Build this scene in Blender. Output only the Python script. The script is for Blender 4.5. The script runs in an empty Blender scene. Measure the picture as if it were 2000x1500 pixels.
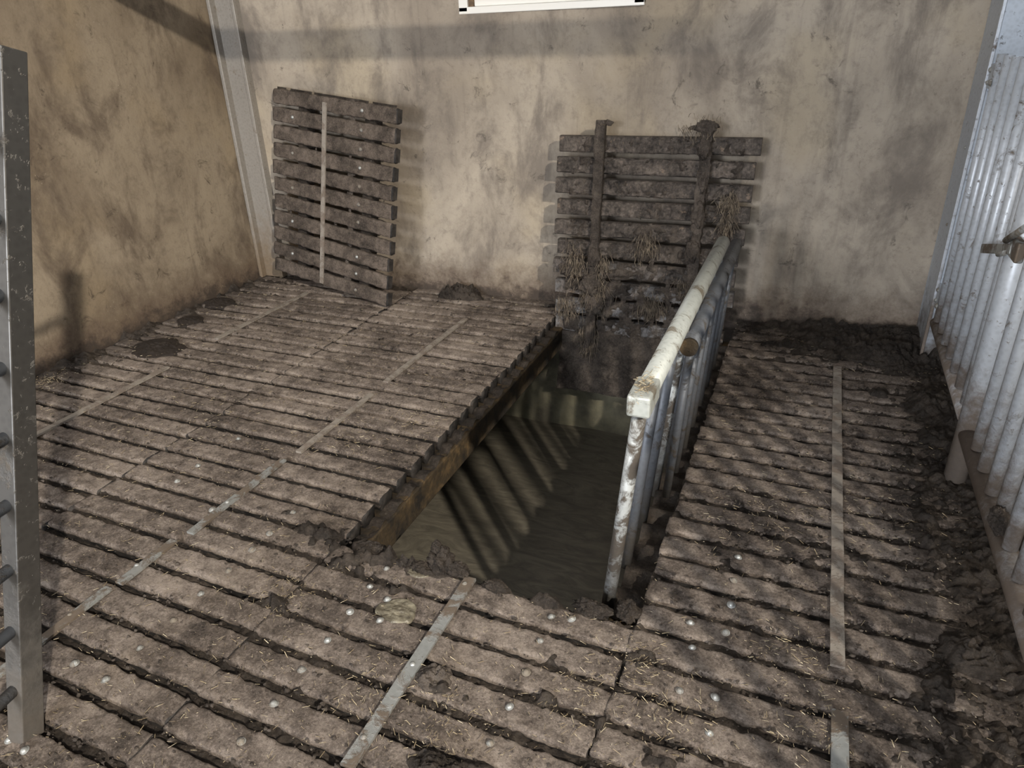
import bpy, bmesh, math, random
import numpy as np
from mathutils import Vector, Matrix
random.seed(7); RNG = np.random.default_rng(11)
S = bpy.context.scene
COL = S.collection

# ---------------------------------------------------------------- camera, world, light, exposure
cam = bpy.data.cameras.new('camera'); cam_o = bpy.data.objects.new('camera', cam); COL.objects.link(cam_o)
cam.sensor_width = 36.0; cam.lens = 1391.26/2000*36.0; cam.clip_start = 0.02
_r = Vector((0.92552, 0.37718, -0.03388)); _u = Vector((-0.13754, 0.41815, 0.89791)); _f = Vector((-0.35284, 0.82637, -0.43888))
cam_o.matrix_world = Matrix(((_r.x, _u.x, -_f.x, 0), (_r.y, _u.y, -_f.y, 0), (_r.z, _u.z, -_f.z, 1.75), (0, 0, 0, 1)))
S.camera = cam_o
S.view_settings.view_transform = 'Standard'; S.view_settings.look = 'None'
S.view_settings.gamma = 1.0; S.view_settings.use_curve_mapping = False
S.view_settings.exposure = 0.42
S.cycles.use_denoising = True
S.cycles.max_bounces = 8; S.cycles.diffuse_bounces = 5

W = bpy.data.worlds.new('world'); S.world = W; W.use_nodes = True
_bg = W.node_tree.nodes['Background']; _bg.inputs[0].default_value = (0.86, 0.92, 1.0, 1); _bg.inputs[1].default_value = 3.4

def area(name, loc, target, sx, sy, power, color):
    l = bpy.data.lights.new(name, 'AREA'); l.shape = 'RECTANGLE'; l.size = sx; l.size_y = sy; l.energy = power; l.color = color
    o = bpy.data.objects.new(name, l); COL.objects.link(o); o.location = loc
    o.rotation_euler = (Vector(target)-Vector(loc)).to_track_quat('-Z', 'Y').to_euler()
    return o
# daylight through the barn's tall opening behind the camera, and the lamp under the roof on the right
area('daylight_opening', (-2.8, -7.6, 2.85), (-1.2, 4.0, 0.7), 1.3, 1.5, 330, (0.97, 0.98, 1.0))
area('overhead_fill', (-.6, -2.3, 5.75), (-.6, -2.0, 0), 7.0, 1.6, 120, (1.0, 0.985, 0.97))  # added fill from above for soft ambient; the roof has no opening here
_l = bpy.data.lights.new('barn_floodlight', 'SPOT'); _l.energy = 3500; _l.color = (1.0, .90, .76); _l.shadow_soft_size = .09; _l.spot_size = math.radians(46); _l.spot_blend = 1.0
_lo = bpy.data.objects.new('barn_floodlight', _l); COL.objects.link(_lo); _lo.location = (4.9, -3.4, 5.2)
_lo.rotation_euler = (Vector((-3.5, 2.5, .1))-Vector((4.9, -3.4, 5.2))).to_track_quat('-Z', 'Y').to_euler()

# ---------------------------------------------------------------- helpers
_perm = np.arange(256); RNG.shuffle(_perm); _perm = np.concatenate([_perm, _perm]).astype(np.int64)
def vnoise(P):
    P = np.asarray(P, float); I = np.floor(P).astype(np.int64); F = P-I; F = F*F*(3-2*F); I &= 255
    def h(a, b, c): return _perm[(_perm[(_perm[(I[:, 0]+a) & 255]+I[:, 1]+b) & 255]+I[:, 2]+c) & 255]/255.0
    x, y, z = F[:, 0], F[:, 1], F[:, 2]
    a = h(0,0,0)*(1-x)+h(1,0,0)*x; b = h(0,1,0)*(1-x)+h(1,1,0)*x
    c = h(0,0,1)*(1-x)+h(1,0,1)*x; d = h(0,1,1)*(1-x)+h(1,1,1)*x
    return ((a*(1-y)+b*y)*(1-z)+(c*(1-y)+d*y)*z)*2-1
def fbm(P, freq, octs=3, off=0.0):
    P = np.asarray(P, float); s = 0; a = 1.0; t = 0
    for k in range(octs):
        s = s+a*vnoise(P*freq*2**k+off+17.3*k); t += a; a *= .5
    return s/t
def sstep(a, b, x):
    t = np.clip((np.asarray(x)-a)/(b-a), 0, 1); return t*t*(3-2*t)

def mesh(name, verts, faces, m, smooth=False):
    me = bpy.data.meshes.new(name)
    me.from_pydata([tuple(v) for v in np.asarray(verts).tolist()], [], faces)
    me.materials.append(m)
    if smooth: me.polygons.foreach_set('use_smooth', [True]*len(me.polygons))
    me.update(); return me
def obj(name, me, parent=None, loc=None, rot=None):
    o = bpy.data.objects.new(name, me); COL.objects.link(o)
    if parent is not None: o.parent = parent
    if loc is not None: o.location = loc
    if rot is not None: o.rotation_euler = rot
    return o
def bm_obj(name, bm, m, parent=None, loc=None, smooth=False, bevel=0.0):
    me = bpy.data.meshes.new(name); bm.normal_update(); bm.to_mesh(me); bm.free(); me.materials.append(m)
    if smooth: me.polygons.foreach_set('use_smooth', [True]*len(me.polygons))
    o = obj(name, me, parent, loc)
    if bevel:
        b = o.modifiers.new('bevel', 'BEVEL'); b.width = bevel; b.segments = 2; b.limit_method = 'ANGLE'
    return o
def thing(name, label, cat, loc=(0, 0, 0), group=None):
    o = bpy.data.objects.new(name, None); COL.objects.link(o); o.location = loc; o.empty_display_size = .1
    tag(o, label, cat, group); return o
def tag(o, label=None, cat=None, group=None, kind=None):
    if label: o['label'] = label
    if cat: o['category'] = cat
    if group: o['group'] = group
    if kind: o['kind'] = kind
    return o
def add_box(bm, lo, hi):
    r = bmesh.ops.create_cube(bm, size=1.0)
    for v in r['verts']:
        v.co = Vector((lo[i]+(hi[i]-lo[i])*(v.co[i]+.5) for i in range(3)))
    return r['verts']
def add_frame_box(bm, p, q, ax, ay):
    """box along p->q with half extents along unit vectors ax, ay (scaled)"""
    p, q, ax, ay = map(Vector, (p, q, ax, ay)); vs = []
    for e in (p, q):
        for s, t in ((-1, -1), (1, -1), (1, 1), (-1, 1)): vs.append(bm.verts.new(e+ax*s+ay*t))
    for f in ((0,1,2,3), (7,6,5,4), (0,4,5,1), (1,5,6,2), (2,6,7,3), (3,7,4,0)): bm.faces.new([vs[i] for i in f])
    bmesh.ops.recalc_face_normals(bm, faces=bm.faces)
def add_tube(bm, p, q, r, seg=16, hollow=False, wall=.004):
    p, q = Vector(p), Vector(q); d = (q-p).normalized()
    a = d.orthogonal().normalized(); b = d.cross(a)
    def ring(c, rr): return [bm.verts.new(c+(a*math.cos(t)+b*math.sin(t))*rr) for t in [2*math.pi*i/seg for i in range(seg)]]
    A, B = ring(p, r), ring(q, r); fs = []
    for i in range(seg): fs.append(bm.faces.new((A[i], A[(i+1) % seg], B[(i+1) % seg], B[i])))
    if hollow:
        C, D = ring(p, r-wall), ring(q, r-wall)
        for i in range(seg):
            j = (i+1) % seg
            fs += [bm.faces.new((C[j], C[i], D[i], D[j])), bm.faces.new((A[j], A[i], C[i], C[j])), bm.faces.new((B[i], B[j], D[j], D[i]))]
    else:
        fs += [bm.faces.new(A[::-1]), bm.faces.new(B)]
    for f in fs[:seg]: f.smooth = True
def dome(bm, c, n, r, hgt, seg=10, rings=3):
    c, n = Vector(c), Vector(n).normalized(); a = n.orthogonal().normalized(); b = n.cross(a); prev = None
    for k in range(rings+1):
        t = k/rings*math.pi/2
        if k == rings:
            top = bm.verts.new(c+n*hgt)
            for i in range(seg): bm.faces.new((prev[i], prev[(i+1) % seg], top)).smooth = True
        else:
            R = [bm.verts.new(c+(a*math.cos(2*math.pi*i/seg)+b*math.sin(2*math.pi*i/seg))*r*math.cos(t)+n*hgt*math.sin(t)) for i in range(seg)]
            if prev:
                for i in range(seg): bm.faces.new((prev[i], prev[(i+1) % seg], R[(i+1) % seg], R[i])).smooth = True
            prev = R

# ---------------------------------------------------------------- materials
class NT:
    def __init__(s, name):
        s.m = bpy.data.materials.new(name); s.m.use_nodes = True; s.t = s.m.node_tree; s.n = s.t.nodes; s.n.clear()
        s.out = s.n.new('ShaderNodeOutputMaterial'); s.b = s.n.new('ShaderNodeBsdfPrincipled'); s.t.links.new(s.b.outputs[0], s.out.inputs[0])
        s.g = s.n.new('ShaderNodeNewGeometry'); s.pos = s.g.outputs['Position']
    def L(s, a, b): s.t.links.new(a, b)
    def val(s, sock, v):
        if hasattr(v, 'is_output') or isinstance(v, bpy.types.NodeSocket): s.L(v, sock)
        else: sock.default_value = v
    def map(s, scale, rot=(0, 0, 0), src=None, loc=(0, 0, 0)):
        n = s.n.new('ShaderNodeMapping'); n.inputs['Scale'].default_value = scale; n.inputs['Rotation'].default_value = rot; n.inputs['Location'].default_value = loc
        s.L(src or s.pos, n.inputs[0]); return n.outputs[0]
    def noise(s, scale, detail=6, rough=.6, vec=None, dist=0.0, w=None):
        n = s.n.new('ShaderNodeTexNoise'); n.inputs['Scale'].default_value = scale; n.inputs['Detail'].default_value = detail
        n.inputs['Roughness'].default_value = rough; n.inputs['Distortion'].default_value = dist; s.L(vec or s.pos, n.inputs['Vector'])
        return n.outputs['Fac']
    def ramp(s, fac, stops):
        n = s.n.new('ShaderNodeValToRGB'); cr = n.color_ramp
        while len(cr.elements) < len(stops): cr.elements.new(.5)
        for e, (p, c) in zip(cr.elements, stops):
            e.position = p; e.color = (c, c, c, 1) if not isinstance(c, tuple) else (*c, 1)
        s.L(fac, n.inputs[0]); return n.outputs[0]
    def mix(s, f, a, b, mode='MIX'):
        n = s.n.new('ShaderNodeMix'); n.data_type = 'RGBA'; n.blend_type = mode
        s.val(n.inputs['Factor'], f)
        for k, v in (('A', a), ('B', b)):
            sk = [i for i in n.inputs if i.name == k and i.type == 'RGBA'][0]
            s.val(sk, (*v, 1) if isinstance(v, tuple) else v)
        return [o for o in n.outputs if o.type == 'RGBA'][0]
    def math(s, op, a, b=0.0):
        n = s.n.new('ShaderNodeMath'); n.operation = op; s.val(n.inputs[0], a); s.val(n.inputs[1], b); return n.outputs[0]
    def mr(s, v, a, b, c=0.0, d=1.0):
        n = s.n.new('ShaderNodeMapRange'); n.interpolation_type = 'SMOOTHSTEP'
        s.L(v, n.inputs[0]); n.inputs[1].default_value = a; n.inputs[2].default_value = b; n.inputs[3].default_value = c; n.inputs[4].default_value = d; return n.outputs[0]
    def sep(s, src=None):
        n = s.n.new('ShaderNodeSeparateXYZ'); s.L(src or s.pos, n.inputs[0]); return n.outputs
    def bump(s, h, strength=.5, dist=.01, prev=None):
        n = s.n.new('ShaderNodeBump'); n.inputs['Strength'].default_value = strength; n.inputs['Distance'].default_value = dist; s.L(h, n.inputs['Height'])
        if prev: s.L(prev, n.inputs['Normal'])
        return n.outputs[0]
    def voronoi(s, scale, vec=None):
        n = s.n.new('ShaderNodeTexVoronoi'); n.inputs['Scale'].default_value = scale; s.L(vec or s.pos, n.inputs['Vector']); return n.outputs['Distance']
    def done(s, col, rough=.8, metal=0.0, normal=None, spec=None):
        s.val(s.b.inputs['Base Color'], (*col, 1) if isinstance(col, tuple) else col); s.val(s.b.inputs['Roughness'], rough); s.val(s.b.inputs['Metallic'], metal)
        if spec is not None: s.b.inputs['Specular IOR Level'].default_value = spec
        if normal: s.L(normal, s.b.inputs['Normal'])
        return s.m

def mat_dirt(name, dark, mid, light, wet=.0, muddy=True, straw=.5, bump=.7):
    t = NT(name)
    a = t.noise(2.3, 8, .62, dist=.3); b = t.noise(15, 8, .72); c = t.noise(95, 5, .75)
    f = t.math('ADD', t.math('MULTIPLY', a, .36), t.math('ADD', t.math('MULTIPLY', b, .40), t.math('MULTIPLY', c, .29)))
    col = t.ramp(f, [(.41, dark), (.50, mid), (.60, light), (.70, tuple(min(1, x*1.25) for x in light))])
    if muddy:   # wet dung trodden in along the gate side and under the walls
        x, y, z = t.sep()
        e = t.noise(5, 6, .7)
        k1 = t.mr(t.math('ADD', x, t.math('MULTIPLY', t.math('SUBTRACT', e, .5), 1.1)), .42, .85)
        k2 = t.mr(t.math('ADD', t.math('SUBTRACT', y, t.math('MULTIPLY', x, -.18)), t.math('MULTIPLY', t.math('SUBTRACT', e, .5), 1.2)), 4.15, 4.55, 0, .8)
        k3 = t.mr(t.math('SUBTRACT', t.math('MULTIPLY', t.math('SUBTRACT', e, .5), .9), x), 3.75, 4.1, 0, .6)
        k = t.math('MAXIMUM', k1, t.math('MAXIMUM', k2, k3))
        col = t.mix(t.math('MULTIPLY', k, .72), col, dark)
    spk = t.noise(140, 4, .8); col = t.mix(t.mr(spk, .55, .67, 0, .55), col, dark); col = t.mix(t.mr(t.noise(60, 6, .8), .57, .68, 0, .7), col, tuple(c*.8 for c in dark)); col = t.mix(t.mr(t.noise(110, 3, .7, vec=t.map((1, 1, 1), loc=(3, 7, 1))), .60, .70, 0, .55), col, tuple(min(1, c*1.35) for c in light))
    if straw:   # chopped straw pressed into the dirt
        v1 = t.noise(1, 2, .5, vec=t.map((55, 240, 120), (0, 0, .5))); v2 = t.noise(1, 2, .5, vec=t.map((240, 55, 120), (0, 0, .3)))
        patch = t.mr(t.noise(6, 4, .6), .45, .68)
        sf = t.math('MULTIPLY', t.mr(t.math('MAXIMUM', v1, v2), .68, .76), t.math('ADD', t.math('MULTIPLY', patch, straw), .12))
        col = t.mix(sf, col, (.42, .33, .19))
    rough = t.ramp(t.noise(7, 6, .7), [(.35, .55-.3*wet), (.6, .9-.25*wet)])
    n = t.bump(t.noise(30, 9, .8), bump, .035); n = t.bump(t.noise(170, 5, .75), bump*.9, .008, n)
    return t.done(col, rough, 0, n, .35)

M = {}
M['slat'] = mat_dirt('trodden_slat_surface', (.042, .034, .030), (.185, .152, .130), (.44, .373, .322))
M['slat_dark'] = mat_dirt('grimy_slat_surface', (.030, .026, .023), (.115, .093, .078), (.25, .205, .172), muddy=False, straw=.2)
M['dung'] = mat_dirt('dark_dung', (.022, .018, .016), (.055, .045, .038), (.12, .098, .08), wet=.45, muddy=False, straw=.35, bump=1.0)
M['caked'] = mat_dirt('caked_dry_dung', (.032, .027, .024), (.115, .096, .083), (.235, .198, .168), muddy=False, straw=.4, bump=1.0)
M['pat'] = mat_dirt('fresh_cowpat', (.016, .013, .012), (.030, .024, .021), (.05, .04, .034), wet=.8, muddy=False, straw=.1, bump=.6)

def mat_wall(name, base, light, stain, smear_scale, yellow):
    t = NT(name); x, y, z = t.sep()
    big = t.noise(.9, 6, .6, dist=.6); med = t.noise(3.2, 8, .66, vec=t.map((1, 1, .55)), dist=.4); fine = t.noise(26, 6, .7)
    col = t.mix(t.mr(big, .35, .65), base, light)
    col = t.mix(t.math('MULTIPLY', t.mr(t.noise(1.6, 3, .5), .5, .68), .4), col, yellow)
    # cloudy smears rubbed on by the animals, and runs of dirt
    sm = t.mr(med, .44, .66)
    col = t.mix(t.math('MULTIPLY', sm, smear_scale), col, stain)
    blot = t.math('MULTIPLY', t.mr(t.noise(9, 8, .75, dist=.8), .56, .68), t.mr(t.noise(2.1, 3, .6), .42, .58))
    mot = t.noise(14, 9, .78); col = t.mix(t.math('MULTIPLY', t.mr(mot, .48, .68), .38), col, stain)
    col = t.mix(t.math('MULTIPLY', blot, .8), col, tuple(c*.55 for c in stain))
    runs = t.mr(t.noise(1, 5, .6, vec=t.map((22, 22, 1.1))), .56, .74)
    col = t.mix(t.math('MULTIPLY', runs, .28), col, stain)
    # splashed band just above the floor
    e = t.math('ADD', z, t.math('MULTIPLY', t.math('SUBTRACT', t.noise(8, 7, .75), .5), .55))
    col = t.mix(t.mr(e, .02, .34, .8, 0), col, (.12, .085, .062))
    col = t.mix(t.mr(e, -.02, .12, .85, 0), col, (.05, .04, .034))
    spl = t.mr(t.voronoi(38), .10, .05, 0, 1); spl = t.math('MULTIPLY', spl, t.mr(t.noise(4, 3, .6), .52, .66))
    col = t.mix(t.math('MULTIPLY', spl, .6), col, (.62, .56, .46))
    col = t.mix(t.math('MULTIPLY', t.mr(fine, .55, .72), .22), col, tuple(c*.6 for c in stain))
    n = t.bump(t.noise(60, 7, .7), .22, .01); n = t.bump(t.noise(5, 4, .6), .25, .03, n)
    return t.done(col, t.ramp(fine, [(.3, .72), (.7, .92)]), 0, n, .3)
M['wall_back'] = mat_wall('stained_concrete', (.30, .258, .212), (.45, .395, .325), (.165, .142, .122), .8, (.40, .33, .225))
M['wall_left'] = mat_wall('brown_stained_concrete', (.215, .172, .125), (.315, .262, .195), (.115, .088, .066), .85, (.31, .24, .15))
def mat_plain_concrete():
    t = NT('wet_pit_concrete'); c = t.ramp(t.noise(4, 8, .65), [(.35, (.12, .11, .085)), (.55, (.25, .235, .165)), (.7, (.34, .31, .22))])
    z = t.sep()[2]
    return t.done(c, t.ramp(t.noise(6), [(.4, .45), (.6, .8)]), 0, t.bump(t.noise(30, 7, .7), .3, .01))
M['pit'] = mat_plain_concrete()
def mat_slurry():
    t = NT('slurry_crust'); w = t.noise(1, 7, .65, vec=t.map((3, 9, 3), (0, 0, .7)), dist=2.5)
    c = t.ramp(w, [(.36, (.095, .086, .068)), (.52, (.135, .122, .095)), (.66, (.175, .16, .122))])
    return t.done(c, .6, 0, t.bump(w, .35, .015))
M['slurry'] = mat_slurry()
def mat_beam():
    t = NT('rusty_brown_beam'); w = t.noise(6, 8, .7)
    c = t.ramp(w, [(.40, (.016, .013, .010)), (.54, (.060, .042, .022)), (.68, (.17, .11, .05))])
    return t.done(c, .7, 0, t.bump(t.noise(35, 7, .7), .6, .015))
M['beam'] = mat_beam()
def mat_galv(name, base, dirt, amount, rough=.38, metal=.75, zdirt=None, dcol=(.20, .155, .12)):
    t = NT(name); sp = t.voronoi(55); n1 = t.noise(7, 6, .65)
    col = t.mix(t.mr(sp, .1, .7), tuple(c*.88 for c in base), base)
    d = t.mr(t.noise(9, 8, .72, dist=.5), .62-amount*.2, .74-amount*.2)
    d2 = t.mr(t.noise(38, 5, .7), .60, .70); d = t.math('MAXIMUM', d, t.math('MULTIPLY', d2, .7))
    if zdirt is not None:
        z = t.sep()[2]; zz = t.math('ADD', z, t.math('MULTIPLY', t.math('SUBTRACT', t.noise(12, 6, .7), .5), .8))
        d = t.math('MAXIMUM', d, t.mr(zz, zdirt[0], zdirt[1], .95, 0))
    col = t.mix(d, col, t.mix(t.noise(50, 4), tuple(c*.55 for c in dcol), dcol))
    m = t.math('MULTIPLY', t.math('SUBTRACT', 1.0, d), metal)
    return t.done(col, t.math('ADD', rough, t.math('MULTIPLY', d, .45)), m, t.bump(d, .5, .006))
M['gate'] = mat_galv('pale_galvanised_tube', (.60, .65, .72), 0, .2, .42, .25, (.22, .62))
M['post_plate'] = mat_galv('galvanised_sheet', (.50, .56, .64), 0, .0, .42, .08, (.0, .45), (.12, .10, .085))
M['rail'] = mat_galv('weathered_tube', (.47, .50, .48), 0, .5, .5, .25, None, (.20, .175, .135))
M['bars'] = mat_galv('dirty_tube', (.14, .155, .18), 0, .5, .5, .4, (-.1, .35), (.085, .07, .052))
M['worn_bar'] = mat_galv('worn_speckled_tube', (.46, .49, .50), 0, 1.0, .5, .3, (-.05, .35), (.10, .085, .07))
M['dark_post'] = mat_galv('dull_galvanised_post', (.16, .157, .152), 0, .25, .45, .85, (-.1, .5), (.12, .105, .09))
M['strip'] = mat_galv('galvanised_strip', (.40, .42, .42), 0, .85, .45, .5, None, (.17, .135, .105))
M['strip_dirty'] = mat_galv('mud_dulled_strip', (.33, .30, .265), 0, .8, .55, .15, None, (.26, .215, .18))
M['bolt'] = mat_galv('bolt_head', (.42, .435, .43), 0, .75, .4, .5, None, (.25, .22, .18))
M['column'] = mat_galv('grey_corner_post', (.30, .28, .255), 0, .1, .55, .2, (0, .7), (.24, .18, .12))
M['plastic'] = NT('white_window_frame').done((.86, .85, .81), .35)
_t = NT('window_stain_wood'); M['wood'] = _t.done(_t.ramp(_t.noise(20, 5), [(.4, (.10, .06, .03)), (.6, (.26, .17, .09))]), .6)
_t = NT('straw_yellow'); M['straw'] = _t.done(_t.ramp(_t.noise(60, 3), [(.35, (.22, .165, .10)), (.52, (.40, .33, .21)), (.66, (.66, .59, .44))]), .6)
_t = NT('drab_straw'); M['tuft'] = _t.done(_t.ramp(_t.noise(34, 3), [(.35, (.045, .036, .028)), (.5, (.12, .095, .07)), (.68, (.26, .215, .16))]), .75)
def mat_underside():
    t = NT('mouldy_slat_underside'); x, y, z = t.sep()
    f = t.math('ADD', t.math('MULTIPLY', t.noise(9, 8, .7), .6), t.math('MULTIPLY', t.noise(50, 6, .7), .4))
    col = t.ramp(f, [(.40, (.026, .022, .020)), (.51, (.10, .085, .075)), (.63, (.22, .185, .16))])
    mould = t.math('MULTIPLY', t.mr(t.noise(7, 7, .7), .46, .60), t.mr(t.math('ADD', z, t.math('MULTIPLY', t.noise(5, 4), .3)), .20, .62, 1, 0))
    col = t.mix(t.math('MULTIPLY', mould, .75), col, (.36, .36, .37))
    wood = t.math('MULTIPLY', t.mr(t.noise(16, 6, .7), .60, .66), .5)
    col = t.mix(wood, col, (.36, .27, .20))
    return t.done(col, .85, 0, t.bump(t.noise(60, 8, .75), .9, .015))
M['under'] = mat_underside()
_t = NT('rubber_end'); M['rubber'] = _t.done(_t.ramp(_t.noise(20, 6), [(.4, (.012, .011, .011)), (.65, (.05, .044, .04))]), .7, 0, _t.bump(_t.noise(60), .5, .01))
_t = NT('wet_slurry'); M['wet'] = _t.done(_t.ramp(_t.noise(18, 6), [(.4, (.10, .088, .066)), (.6, (.24, .22, .165))]), .13, 0, _t.bump(_t.noise(40, 5), .6, .012))
_t = NT('roof_sheet'); M['roof'] = _t.done(_t.ramp(_t.noise(3, 5), [(.4, (.20, .19, .18)), (.6, (.30, .29, .27))]), .8)
_g = bpy.data.materials.new('window_glass'); _g.use_nodes = True; _gb = _g.node_tree.nodes['Principled BSDF']
_gb.inputs['Transmission Weight'].default_value = 1.0; _gb.inputs['Roughness'].default_value = .05; _gb.inputs['IOR'].default_value = 1.05; M['glass'] = _g

# ---------------------------------------------------------------- the setting
def wall_y(x): return 4.672+.0172*(x+1.5)          # inner face of the back wall
def quad_grid(p00, p10, p01, nu, nv, amp=0.0, freq=3.0):
    p00, p10, p01 = map(np.array, (p00, p10, p01)); U, V = np.meshgrid(np.linspace(0, 1, nu+1), np.linspace(0, 1, nv+1))
    P = p00+(p10-p00)*U.ravel()[:, None]+(p01-p00)*V.ravel()[:, None]
    if amp:
        n = np.cross(p10-p00, p01-p00).astype(float); n /= np.linalg.norm(n); P = P+n*(amp*fbm(P, freq, 3))[:, None]
    F = [(j*(nu+1)+i, j*(nu+1)+i+1, (j+1)*(nu+1)+i+1, (j+1)*(nu+1)+i) for j in range(nv) for i in range(nu)]
    return P, F
H = 5.9
def struct(name, me): return tag(obj(name, me), kind='structure')
# back wall with the window opening cut out (built of blocks round the opening)
wx0, wx1, wz0, wz1 = -2.262, -1.058, 1.897, 2.75
bm = bmesh.new()
def wall_block(bm, x0, x1, z0, z1, th=.2):
    vs = add_box(bm, (x0, 0, z0), (x1, th, z1))
    for v in vs: v.co.y += wall_y(v.co.x)
for b in ((-4.5, wx0, -1.2, H), (wx1, 7.5, -1.2, H), (wx0, wx1, -1.2, wz0), (wx0, wx1, wz1, H)): wall_block(bm, *b)
tag(bm_obj('wall_back', bm, M['wall_back']), kind='structure')
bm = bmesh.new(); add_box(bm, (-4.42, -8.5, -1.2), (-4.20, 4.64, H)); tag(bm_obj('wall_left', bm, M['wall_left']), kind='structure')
bm = bmesh.new(); add_box(bm, (-4.42, -8.5, H), (7.5, 4.9, H+.15)); tag(bm_obj('ceiling', bm, M['roof']), kind='structure')
bm = bmesh.new(); add_box(bm, (7.3, -8.5, 0), (7.5, 4.8, H)); tag(bm_obj('wall_right', bm, M['wall_back']), kind='structure')
bm = bmesh.new(); add_box(bm, (-4.42, -8.7, 3.6), (7.5, -8.5, H)); add_box(bm, (3.0, -8.7, -.1), (7.5, -8.5, 3.6)); tag(bm_obj('wall_front', bm, M['wall_back']), kind='structure')  # unseen end wall, added to narrow the opening and cut the sky light
bm = bmesh.new(); add_box(bm, (-4.2, 2.92, 2.40), (1.6, 3.06, 2.50)); tag(bm_obj('ceiling_beam', bm, M['roof']), kind='structure')
# slurry pit under the slats
P, F = quad_grid((-4.2, -.9, -.9), (7.3, -.9, -.9), (-4.2, 4.5, -.9), 150, 90, .02, 2.5); struct('floor_pit', mesh('floor_pit', P, F, M['slurry'], True))
P, F = quad_grid((-4.2, 4.46, -.92), (7.3, 4.46, -.92), (-4.2, 4.46, -.08), 120, 20, .012, 3); struct('wall_pit_back', mesh('wall_pit_back', P, F, M['pit'], True))
P, F = quad_grid((-4.2, -.9, -.92), (7.3, -.9, -.92), (-4.2, -.9, -.08), 4, 2); struct('wall_pit_front', mesh('wall_pit_front', P, F, M['pit']))
# concrete of the passage behind and beside the pen
bm = bmesh.new(); add_box(bm, (-4.2, -8.5, -.12), (7.3, -.35, -.01)); add_box(bm, (2.15, -.35, -.12), (7.3, 4.7, -.01))
tag(bm_obj('floor_passage', bm, M['slat']), kind='structure')

# window
bm = bmesh.new(); yy = wall_y(-1.66)
for lo, hi in (((wx0, -.012, wz0-.012), (wx1, .10, wz0+.028)), ((wx0, -.012, wz1-.05), (wx1, .10, wz1)), ((wx0, -.012, wz0), (wx0+.062, .10, wz1)), ((wx1-.062, -.012, wz0), (wx1, .10, wz1))):
    for v in add_box(bm, lo, hi): v.co.y += yy
win = tag(bm_obj('window_1', bm, M['plastic'], bevel=.004), kind='structure')
bm = bmesh.new()
for lo, hi in (((wx0+.10, .015, wz0+.03), (wx1-.06, .075, wz0+.11)), ((wx0+.10, .015, wz0+.11), (wx0+.17, .075, wz1-.05)), ((wx1-.13, .015, wz0+.11), (wx1-.06, .075, wz1-.05)), ((wx0+.17, .015, wz1-.12), (wx1-.13, .075, wz1-.05))):
    for v in add_box(bm, lo, hi): v.co.y += yy
bm_obj('sash', bm, M['plastic'], win, bevel=.004)
bm = bmesh.new()
for v in add_box(bm, (wx0+.066, .0, wz0+.03), (wx0+.098, .07, wz1-.05)): v.co.y += yy
bm_obj('stained_post', bm, M['wood'], win)['label'] = 'brown rotten strip beside the sash'
bm = bmesh.new()
for v in add_box(bm, (wx0+.17, .04, wz0+.11), (wx1-.13, .046, wz1-.12)): v.co.y += yy
bm_obj('pane', bm, M['glass'], win)

# grey steel post closing the left corner
bm = bmesh.new(); add_box(bm, (-4.20, 4.575, 0), (-3.99, 4.66, 3.6)); add_box(bm, (-4.195, 4.52, 0), (-4.165, 4.58, 3.6)); add_box(bm, (-4.02, 4.565, 0), (-3.99, 4.58, 3.6))
tag(bm_obj('trim_1', bm, M['column'], bevel=.006), kind='structure')

# ---------------------------------------------------------------- slatted floor: beams, slats, retaining strips, bolt heads
bm = bmesh.new()
for x0, x1 in ((-4.2, -4.02), (-2.86, -2.64), (.76, 1.0), (1.98, 2.15)): add_box(bm, (x0, -.35, -.34), (x1, 4.66, -.078))
add_box(bm, (-1.66, -.35, -.215), (-1.465, 4.46, -.072)); add_box(bm, (-.452, -.35, -.215), (-.22, 4.46, -.075))
floor = tag(bm_obj('floor', bm, M['beam'], bevel=.01), kind='structure')

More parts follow.
